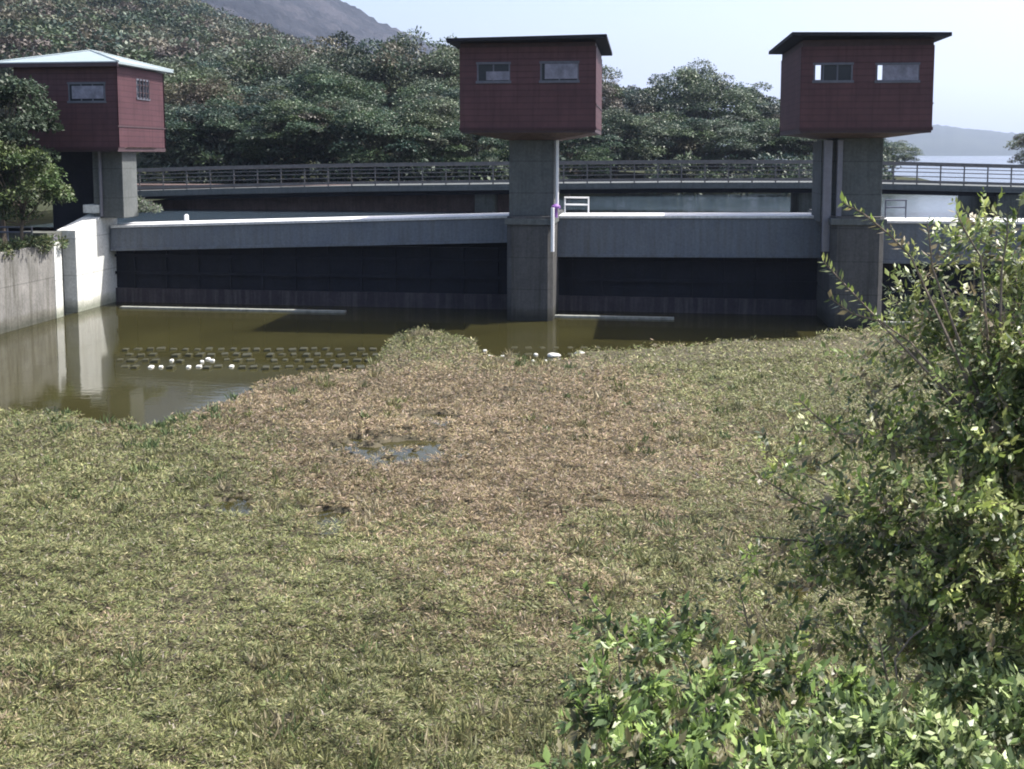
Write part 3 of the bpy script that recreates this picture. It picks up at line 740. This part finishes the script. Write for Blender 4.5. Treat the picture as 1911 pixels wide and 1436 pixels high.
# trees beside the left gatehouse (nearer than it)
make_tree('n1', 21, 5.2, 3.4, 60, 260, 0.14, [(0.03,0.048,0.03),(0.04,0.06,0.038),(0.05,0.068,0.048)], 'leafy_tree')
make_tree('n2', 22, 2.8, 2.8, 56, 240, 0.12, [(0.05,0.085,0.03),(0.07,0.10,0.035),(0.04,0.065,0.03)], 'leafy_shrub')
t_ = WY(-6, 135, 27.0); place_tree('n1', (t_.x, 27.0, 2.1), 0.80, 0.4, 'grey green tree at the left edge in front of the left gatehouse wall', None, (t_.z-2.1)/5.2)
t_ = WY(30, 275, 25.9); place_tree('n2', (t_.x, 25.9, 2.1), 0.80, 1.0, 'bright green shrub on the retaining wall below the left gatehouse', None, (t_.z-2.1)/2.8, 'shrub')
# low plants on walls
def leaf_clump(name, centers, n, L, cols, m, label, cat, kind=None, parent=None, up=0.3, squash=0.8, drop=0.0):
    """centers: list of (Vector, radius)"""
    Ps, Us = [], []
    for c, r in centers:
        k = int(n*r*r*10) + 6; u = rand_unit(k)
        Ps.append(np.array(c)+u*rng.uniform(.3,1.,(k,1))*np.array([r,r,r*squash])); Us.append(u)
    P = np.concatenate(Ps); U = np.concatenate(Us); k = len(P); Ls = L*rng.uniform(.6,1.35,k)
    V, T = leaf_arrays(P, U*np.array([1,1,.6])+rng.normal(size=(k,3))*.6+np.array([0,0,up]), np.array([0,0,1.])+rng.normal(size=(k,3))*.5, Ls, Ls*.5)
    o = np_mesh(name, V, T, m, parent, np.repeat(pick(k, cols), 4, axis=0))
    if label: tag(o, label, cat, kind=kind)
    return o
rng = np.random.default_rng(8)
cs = [((X_AB-0.25+rng.uniform(-.2,.3), y, 2.15+rng.uniform(-.12,.15)), rng.uniform(.12,.28)) for y in np.arange(20, 27.6, .14)]
leaf_clump('creeper', cs, 260, .10, [(0.09,0.12,0.05),(0.13,0.14,0.07),(0.06,0.09,0.04)], M['marsh'], 'pale green creeper trailing over the top of the left retaining wall', 'creeper')
cs = [((px_x(p, 30.6), 30.6+rng.uniform(-.3,.4), 2.9+rng.uniform(0,.35)*(1-abs(p-245)/60)), rng.uniform(.1,.22)) for p in rng.uniform(215, 285, 34)]
leaf_clump('weeds', cs, 300, .09, [(0.13,0.16,0.12),(0.09,0.13,0.07),(0.2,0.2,0.18)], M['marsh'], 'pale weeds growing at the left end of the walkway by the column', 'weeds')

# ================================================================ BLOCKS IN THE POOL
def block_mesh(seed, s):
    r = random.Random(seed); mb = MB(); h = 0.5
    b = [(-s+r.uniform(-.01,.01), -s*1.3), (s, -s*1.3+r.uniform(-.01,.01)), (s+r.uniform(-.01,.01), s*1.3), (-s, s*1.3)]
    t = [(x*.72, y*.72) for x, y in b]
    mb.hexa([(x, y, -h) for x, y in b]+[(x, y, 0) for x, y in t]); return mb
wet = block_mesh(1, .11).build('paving_block', M['block'], None, .02); dry = block_mesh(2, .07).build('paving_block', M['block_dry'], None, .02)
white_px = [(282,683),(300,683),(320,671),(352,683),(371,682),(388,668),(377,673),(432,682),(396,671),
            (915,663),(938,663),(908,673),(932,673),(1000,660),(996,672),(1018,672),(905,653+0),(862,655)]
used = {'wet': False, 'dry': False}
def put_block(kind, px_, py_, z, lab, grp):
    o = wet if kind == 'wet' else dry
    if used[kind]: o = o.copy(); COL.objects.link(o)
    used[kind] = True; g = GZ(px_, py_, z); o.location = g; o.rotation_euler = (tr.uniform(-.06,.06), tr.uniform(-.06,.06), tr.uniform(-.25,.25)+R(12))
    s_ = tr.uniform(.85, 1.15); o.scale = (s_*tr.uniform(.8,1.15), s_*tr.uniform(.7,1.1), 1); tag(o, lab, 'concrete block', grp)
for r_, py_ in enumerate((650, 660, 671, 683)):
    n = 0; px_ = 236 + (r_ % 2)*11 - r_*5
    while px_ < 705:
        if tr.random() > .05 and not any(abs(px_-a) < 12 and abs(py_-b) < 5 for a, b in white_px):
            put_block('wet', px_+tr.uniform(-2,2), py_+tr.uniform(-1,1), 0.05+tr.uniform(-.02,.02), 'dark wet block just breaking the water in the rows of blocks left of the marsh', 'wet blocks in rows across the pool')
        px_ += 22
for px_ in range(960, 1130, 26):
    for py_ in (648, 660):
        if not any(abs(px_-a) < 14 and abs(py_-b) < 6 for a, b in white_px):
            put_block('wet', px_, py_, 0.015, 'dark wet block in front of the middle pier', 'wet blocks before the middle pier')
for i, (a, b) in enumerate(white_px):
    left = a < 600
    put_block('dry', a, b, 0.04, 'pale dry block top among the dark blocks ' + ('in the left part of the pool' if left else 'in front of the middle pier'), 'pale block tops, left' if left else 'pale block tops by the middle pier')
def rock(px_, py_, r, lab):
    rr = random.Random(px_); import bmesh
    bm = bmesh.new(); bmesh.ops.create_icosphere(bm, subdivisions=3, radius=1)
    for v in bm.verts:
        n_ = math.sin(v.co.x*3+px_)*.12 + math.sin(v.co.y*4+1)*.1 + rr.uniform(-.04,.04)
        v.co *= (1+n_); v.co.x *= r*1.4; v.co.y *= r; v.co.z *= r*.6
    me = bpy.data.meshes.new('rock'); bm.to_mesh(me); bm.free(); o = bpy.data.objects.new('rock', me); COL.objects.link(o); me.materials.append(M['block_dry'])
    o.location = GZ(px_, py_, 0.03); tag(o, lab, 'rock')
rock(1034, 664, .10, 'pale rock at the edge of the marsh in front of the middle pier'); rock(1082, 661, .10, 'pale rock just right of the other, before the middle pier')

# ================================================================ THE MARSH
def marsh():
    global rng
    rng = np.random.default_rng(123)
    # sample so that density falls with distance; sampling on the ground through the picture area and a margin
    n = 1350000
    px_ = rng.uniform(-260, 2180, n); u = rng.uniform(0, 1, n)
    D = 6.2*np.power(30.0/6.2, u)            # log-distributed
    keep = rng.uniform(0, 1, n) < np.clip(1.15 - 0.25*np.log(D/6), .6, 1)
    px_, D = px_[keep], D[keep]
    y = D*math.cos(R(YAW)) + (px_-955.5)/F*D*math.sin(R(YAW)); x = (px_-955.5)/F*D*math.cos(R(YAW)) - D*math.sin(R(YAW))
    P = np.stack([x, y, np.zeros_like(x)], 1); P = P[(x > X_AB+.05) & (y < 29.5)]
    h = bed_h(P); qx, qy, D = project(P)
    d = marsh_in(qx, qy)
    k = (h > 0.01) & (h < 1.5)
    thin = np.where((qx > 1040) & (d < 35), 0.45, 1.0)*np.where((qx > 690) & (qx < 1100) & (d < 60), .75, 1.0)
    # thin patches where the mud shows
    x, y = P[:, 0], P[:, 1]
    pn = snoise(x*1.1, y*1.1, 31)
    thin *= np.where(pn < -0.75, .55, 1.0)
    k &= rng.uniform(0, 1, len(P)) < thin
    P, h, qx, qy, D = P[k], h[k], qx[k], qy[k], D[k]
    x, y = P[:, 0], P[:, 1]; n = len(P)
    # how high: tussocky surface
    tuft = 0.11 + 0.09*snoise(x*2.4, y*2.4, 41) + 0.05*snoise(x*5.5, y*5.5, 42)
    tuft = np.clip(tuft, .03, .34) * np.where(marsh_in(qx, qy) < 25, .7, 1)
    cs_ = .24; ci = np.floor(x/cs_).astype(int); cj = np.floor(y/cs_).astype(int)
    def hsh(i, j, q): return (np.sin(i*127.1+j*311.7+q*74.7)*43758.5453) % 1.0
    ccx = (ci+.2+.6*hsh(ci, cj, 1))*cs_; ccy = (cj+.2+.6*hsh(ci, cj, 2))*cs_; big = .6+.7*hsh(ci, cj, 3)
    rx_, ry_ = x-ccx, y-ccy; rad = np.sqrt(rx_**2+ry_**2); q_ = np.clip(rad/(cs_*.62), 0, 1)
    P[:, 2] = h + tuft*big*(1-.85*q_**2)*rng.uniform(0.35, 1.0, n)
    radial = np.stack([rx_/(rad+1e-6)*q_, ry_/(rad+1e-6)*q_, np.zeros(n)], 1)
    tone_cell = .86+.28*hsh(ci, cj, 4)
    # colour zones
    def blob(cx, cy, rx, ry): return np.exp(-(((qx-cx)/rx)**2+((qy-cy)/ry)**2))
    dry = blob(680,800,300,100)*.95 + blob(1130,830,300,110)*.6 + blob(900,720,260,50)*.6 + blob(560,760,220,50)*.5 + blob(1000,1000,420,160)*.45 + .12
    dry += snoise(x*.8, y*.8, 51)*.22 + snoise(x*2.5, y*2.5, 52)*.10
    grn = blob(150,880,280,120)*.5 + blob(1300,700,300,50)*.5 + blob(120,1200,350,200)*.25 + blob(790,650,110,30)*.4
    tdry = np.clip(dry-grn*.5, 0, 1)
    GC = np.array([(.18,.205,.08),(.24,.25,.115),(.135,.175,.065),(.29,.275,.16),(.19,.21,.11)])
    DC = np.array([(.29,.24,.155),(.32,.255,.175),(.25,.21,.12),(.32,.25,.20),(.23,.21,.11)])
    c1 = GC[rng.integers(0, 5, n)]; c2 = DC[rng.integers(0, 5, n)]
    sel = (rng.uniform(0, 1, n)*.55+hsh(ci, cj, 5)*.45 < tdry)[:, None]
    C = np.where(sel, c2, c1)*(1+rng.normal(size=(n, 1))*.30)*tone_cell[:, None]
    dead = rng.uniform(0, 1, n) < .03; C[dead] = np.array([.36,.33,.29])
    patch = 1 + .14*snoise(x*.7, y*.9, 61) + .10*snoise(x*1.9, y*2.3, 62)
    C = np.clip(C*np.array([.85,.82,.785])*patch[:, None], .01, .6)
    L = rng.uniform(.035, .085, n)*np.clip(.50+D/26, .68, 1.5); Wd = L*rng.uniform(.10, .24, n)*np.clip(.8+D/40,.9,1.5)
    ax = rng.normal(size=(n, 3))*np.array([1, 1, .35]) *.75 + np.array([0, 0, .40]) + radial*1.3
    nn = np.array([0, 0, 1.]) + radial*.8 + rng.normal(size=(n, 3))*.35
    V, T = leaf_arrays(P, ax, nn, L, Wd)
    # taller tufts and bent dry stalks standing out of the mat
    nt = 1500; qx2 = rng.uniform(-200, 1900, nt); D2 = 6.5*np.power(26.0/6.5, rng.uniform(0, 1, nt))
    y2 = D2*math.cos(R(YAW)) + (qx2-955.5)/F*D2*math.sin(R(YAW)); x2 = (qx2-955.5)/F*D2*math.cos(R(YAW)) - D2*math.sin(R(YAW))
    T2 = np.stack([x2, y2, np.zeros(nt)], 1); h2 = bed_h(T2); ax2, ay2, _ = project(T2)
    edge = (marsh_in(ax2, ay2) < 45) & (ax2 < 1000)
    ok = (h2 > .01) & (h2 < 1.2) & (x2 > X_AB+.1) & (edge | (snoise(x2*.9, y2*.9, 71) > .15))
    T2, h2, edge, ax2 = T2[ok], h2[ok], edge[ok], ax2[ok]; nb_ = 18; m_ = len(T2)
    B = np.repeat(T2, nb_, axis=0) + rng.normal(size=(m_*nb_, 3))*np.array([.06,.06,0]); B[:, 2] = np.repeat(h2, nb_) + .04
    hh = np.repeat(rng.uniform(.08, .20, m_)*np.where(edge, 1.25, 1), nb_)*rng.uniform(.6, 1.2, m_*nb_)
    A2 = rng.normal(size=(m_*nb_, 3))*np.array([.55,.55,.1]) + np.array([0,0,1.])
    cc2 = np.array([(.20,.21,.09),(.27,.25,.13),(.13,.17,.07),(.33,.29,.19),(.17,.18,.09)])
    c2_ = cc2[rng.integers(0, 5, m_)]; c2_ = np.where((edge & (ax2 < 450))[:, None], np.array([.11,.155,.065]), c2_)
    C2 = np.clip(np.repeat(c2_, nb_, axis=0)*(.8+rng.normal(size=(m_*nb_, 1))*.18), .01, .5)
    V2, Tr2 = leaf_arrays(B, A2, rand_unit(m_*nb_), hh, np.full(m_*nb_, .018)*np.clip(.6+B[:,1]/18, .8, 2))
    T = np.concatenate([T, Tr2+len(V)]); V = np.concatenate([V, V2]); C = np.concatenate([C, C2])
    tag(np_mesh('marsh_plants', V, T, M['marsh'], None, np.repeat(C, 4, axis=0)), 'low green and tan marsh plants covering the foreground', 'marsh plants', kind='stuff')
marsh()

# ================================================================ SHRUBS CLOSE TO THE CAMERA
def shrub(label, root, blobs, n_per, L, cols, sprays=(), seed=1, wratio=.42):
    """blobs: (px,py,D,r_px,density)"""
    global rng
    rng = np.random.default_rng(seed); rr = random.Random(seed)
    e = empty('leafy_shrub', root, label, 'shrub'); st = MB(); Ps, Us, Cc = [], [], []
    root = Vector(root)
    hub = [root + Vector((rr.uniform(-.4,.4), rr.uniform(-.2,.3), rr.uniform(.2,1.3) if seed == 3 else .3)) for _ in range(6)]
    for h_ in hub: st.tube([root, root.lerp(h_, .5)+Vector((rr.uniform(-.05,.05),0,.03)), h_], [.035,.028,.022], 6)
    for ib, (px_, py_, D, rp, dens) in enumerate(blobs):
        c = WD(px_, py_, D); r = rp/F*D
        s = min(hub, key=lambda q: (q-c).length); m = s.lerp(c, .5)+Vector((rr.uniform(-.12,.12), rr.uniform(-.12,.12), rr.uniform(-.02,.12)))
        if ib % 9 == 0: st.tube([s, m, c], [.010,.007,.003], 5)
        nt_ = max(4, int(n_per*2.4*dens*(rp/100.)**2/9))      # twigs, each carrying about nine leaves
        for k in range(nt_):
            u = Vector(rand_unit(1)[0]); u.z = u.z*.7+.1
            a = c + u*r*rr.uniform(.05,.8); dr_ = (u + Vector((rr.uniform(-.5,.5), rr.uniform(-.5,.5), rr.uniform(-.1,.7)))).normalized()
            ln = r*rr.uniform(.3,.7); ln = min(ln, .30); b = a+dr_*ln
            if k % 4 == 0: st.tube([c.lerp(a,.5), a, b], [.003,.002,.001], 3, False)
            nl = 9; sd_ = dr_.orthogonal().normalized()
            tone = rr.uniform(.7,1.25); tc = np.array(cols[rr.randrange(len(cols))])*tone
            for q in range(nl):
                f = (q+.5)/nl; p = a.lerp(b, f); s_ = (sd_ if q % 2 else -sd_)
                d = s_*1.0 + dr_*.8 + Vector((rr.uniform(-.4,.4), rr.uniform(-.4,.4), rr.uniform(-.3,.4)))
                Ps.append(p); Us.append(d); Cc.append(tc*rr.uniform(.75,1.25))
    for path, D, nl in sprays:
        pts = [WD(a, b, D) for a, b in path]; pts.append(min(hub, key=lambda q: (q-pts[-1]).length))
        st.tube(pts, [.0025]+[.005]*(len(pts)-2)+[.012], 5)
        pts = pts[:-1]
        nl = int(nl*1.9)
        for q in range(nl):
            f = q/(nl-1)*(len(pts)-1.001); i = int(f); p = pts[i].lerp(pts[i+1], f-i); t = (pts[i]-pts[i+1]).normalized()
            sdv = t.cross(Vector((0,1,.3))).normalized()*(1 if q % 2 else -1)
            Ps.append(p); Us.append(sdv*.9+t*.8+Vector((rr.uniform(-.3,.3), rr.uniform(-.5,.5), rr.uniform(-.2,.3)))); Cc.append(np.array(cols[rr.randrange(len(cols))])*rr.uniform(1.0,1.3))
    P = np.array([list(p) for p in Ps]); U = np.array([list(u) for u in Us]); n = len(P)
    Ls = L*rng.uniform(.55, 1.35, n); nn = np.array([.15, 0, 1.]) + rng.normal(size=(n, 3))*.45
    V, T = leaf_arrays(P, U, nn, Ls, Ls*wratio*rng.uniform(.8,1.2,n), .35)
    np_mesh('leaves', V, T, M['bush'], e, np.repeat(np.clip(np.array(Cc), .01, .7), 4, axis=0))
    st.build('stems', M['twig'], e); return e, n
BC = [(.18,.24,.06),(.24,.27,.10),(.15,.22,.05),(.26,.32,.08),(.09,.13,.04),(.34,.38,.12),(.13,.16,.06),(.06,.09,.035),(.19,.16,.09)]
D0 = 5.6
rt_ = random.Random(17)
tl = lambda b: float(np.interp(b, [385,450,520,600,700,800,900,1000,1100,1200,1260], [1790,1730,1700,1660,1580,1500,1415,1375,1400,1500,1600]))
tall = []
while len(tall) < 170:
    b = rt_.uniform(400, 1240); a = rt_.uniform(1380, 2010); e0 = a - tl(b)
    if e0 < 10: continue
    if b > 760 and rt_.random() < .25: continue
    D_ = 6.3 - .9*min(1, e0/400) - max(0, (b-800)/440)*.5 + rt_.uniform(-.3, .3)
    tall.append((a, b, D_, rt_.uniform(55, 95), (.12+.42*min(1, e0/420))*rt_.uniform(.4, 1.4)*(.65 if (b > 720 and a < 1720) else 1.1)))
sprays = [([(1572,378),(1610,398),(1660,438),(1700,480)], D0, 22), ([(1536,488),(1575,530),(1640,598),(1700,640)], D0, 26), ([(1548,556),(1590,585),(1640,600)], D0, 12),
          ([(1784,395),(1800,430),(1830,480)], D0, 14), ([(1880,400),(1880,440),(1870,500)], D0, 14), ([(1730,415),(1735,450),(1740,500)], D0, 10),
          ([(1490,745),(1520,775),(1570,810)], D0+.3, 12), ([(1400,880),(1450,910),(1500,940)], D0+.3, 14), ([(1390,1000),(1440,1005),(1500,1010)], D0+.2, 12)]
rt = WD(1960, 1240, 5.4)
_, n1 = shrub('tall dark leaved shrub rising at the right edge with sprays against the dam', rt, tall, 470, .050, BC, sprays, 3)
D1 = 4.7
def DL(py): return float(np.interp(py, [1080,1200,1320,1440,1500], [6.1,5.3,4.6,4.0,3.8]))
rb = random.Random(9)
def carpet(n, x0, x1, edge, dens, ymax=1500):
    out = []
    while len(out) < n:
        a = rb.uniform(x0, x1); b = rb.uniform(1080, ymax)
        if b < edge(a): continue
        out.append((a, b, DL(b)+rb.uniform(-.15,.15), rb.uniform(38, 66), dens*rb.uniform(.4, 1.3)))
    return out
ed1 = lambda a: float(np.interp(a, [1040,1090,1130,1200,1300,1420,1500,1600], [1420,1290,1190,1160,1165,1190,1230,1300]))
ed2 = lambda a: float(np.interp(a, [1480,1560,1650,1740,1800,1911,2000], [1400,1330,1290,1250,1215,1205,1200]))
rt = WD(1340, 1400, 4.6)
_, n2 = shrub('low bright green shrub at the bottom of the photo, spreading left over the marsh', (rt.x, rt.y, 1.0), carpet(60, 1050, 1640, ed1, .55), 620, .054,
      [(.13,.20,.05),(.24,.33,.09),(.07,.11,.04),(.17,.25,.08),(.05,.08,.03),(.15,.14,.07)], [([(1040,1085),(1055,1110),(1085,1150),(1120,1180)], 5.6, 16), ([(1090,1100),(1110,1130),(1150,1170)], 5.6, 10), ([(1230,1110),(1240,1140),(1250,1180)], 5.5, 12),
      ([(1380,1100),(1390,1140),(1400,1190)], 5.5, 12), ([(1500,1150),(1490,1180),(1470,1230)], 5.4, 10)], 4)
rt = WD(1750, 1420, 4.2)
_, n3 = shrub('low bright shrub in the bottom right corner with pale shining leaves', (rt.x, rt.y, 1.25), carpet(54, 1490, 1990, ed2, .65), 700, .050,
      [(.20,.28,.09),(.32,.40,.16),(.09,.14,.05),(.26,.31,.14),(.07,.10,.035)], [([(1740,1160),(1700,1190),(1670,1230)], 4.9, 4), ([(1640,1190),(1650,1240),(1660,1290)], 4.8, 12)], 6)
print("shrub leaves", n1, n2, n3)

# ================================================================ AIR
hz = MB().box(-1600, 6800, -60, 6300, -1.9, 420).build('haze', None)
m = bpy.data.materials.new('haze_air'); m.use_nodes = True; t = m.node_tree
for n_ in list(t.nodes):
    if n_.type == 'BSDF_PRINCIPLED': t.nodes.remove(n_)
pv = t.nodes.new("ShaderNodeVolumePrincipled"); pv.inputs["Color"].default_value = (0.62,0.73,1.0,1); pv.inputs["Density"].default_value = 0.00026; pv.inputs["Anisotropy"].default_value = 0.3
t.links.new(pv.outputs[0], t.nodes["Material Output"].inputs["Volume"]); hz.data.materials.append(m)
tag(hz, 'thin blue haze in the air over the lake and mountain', 'haze', kind='stuff')
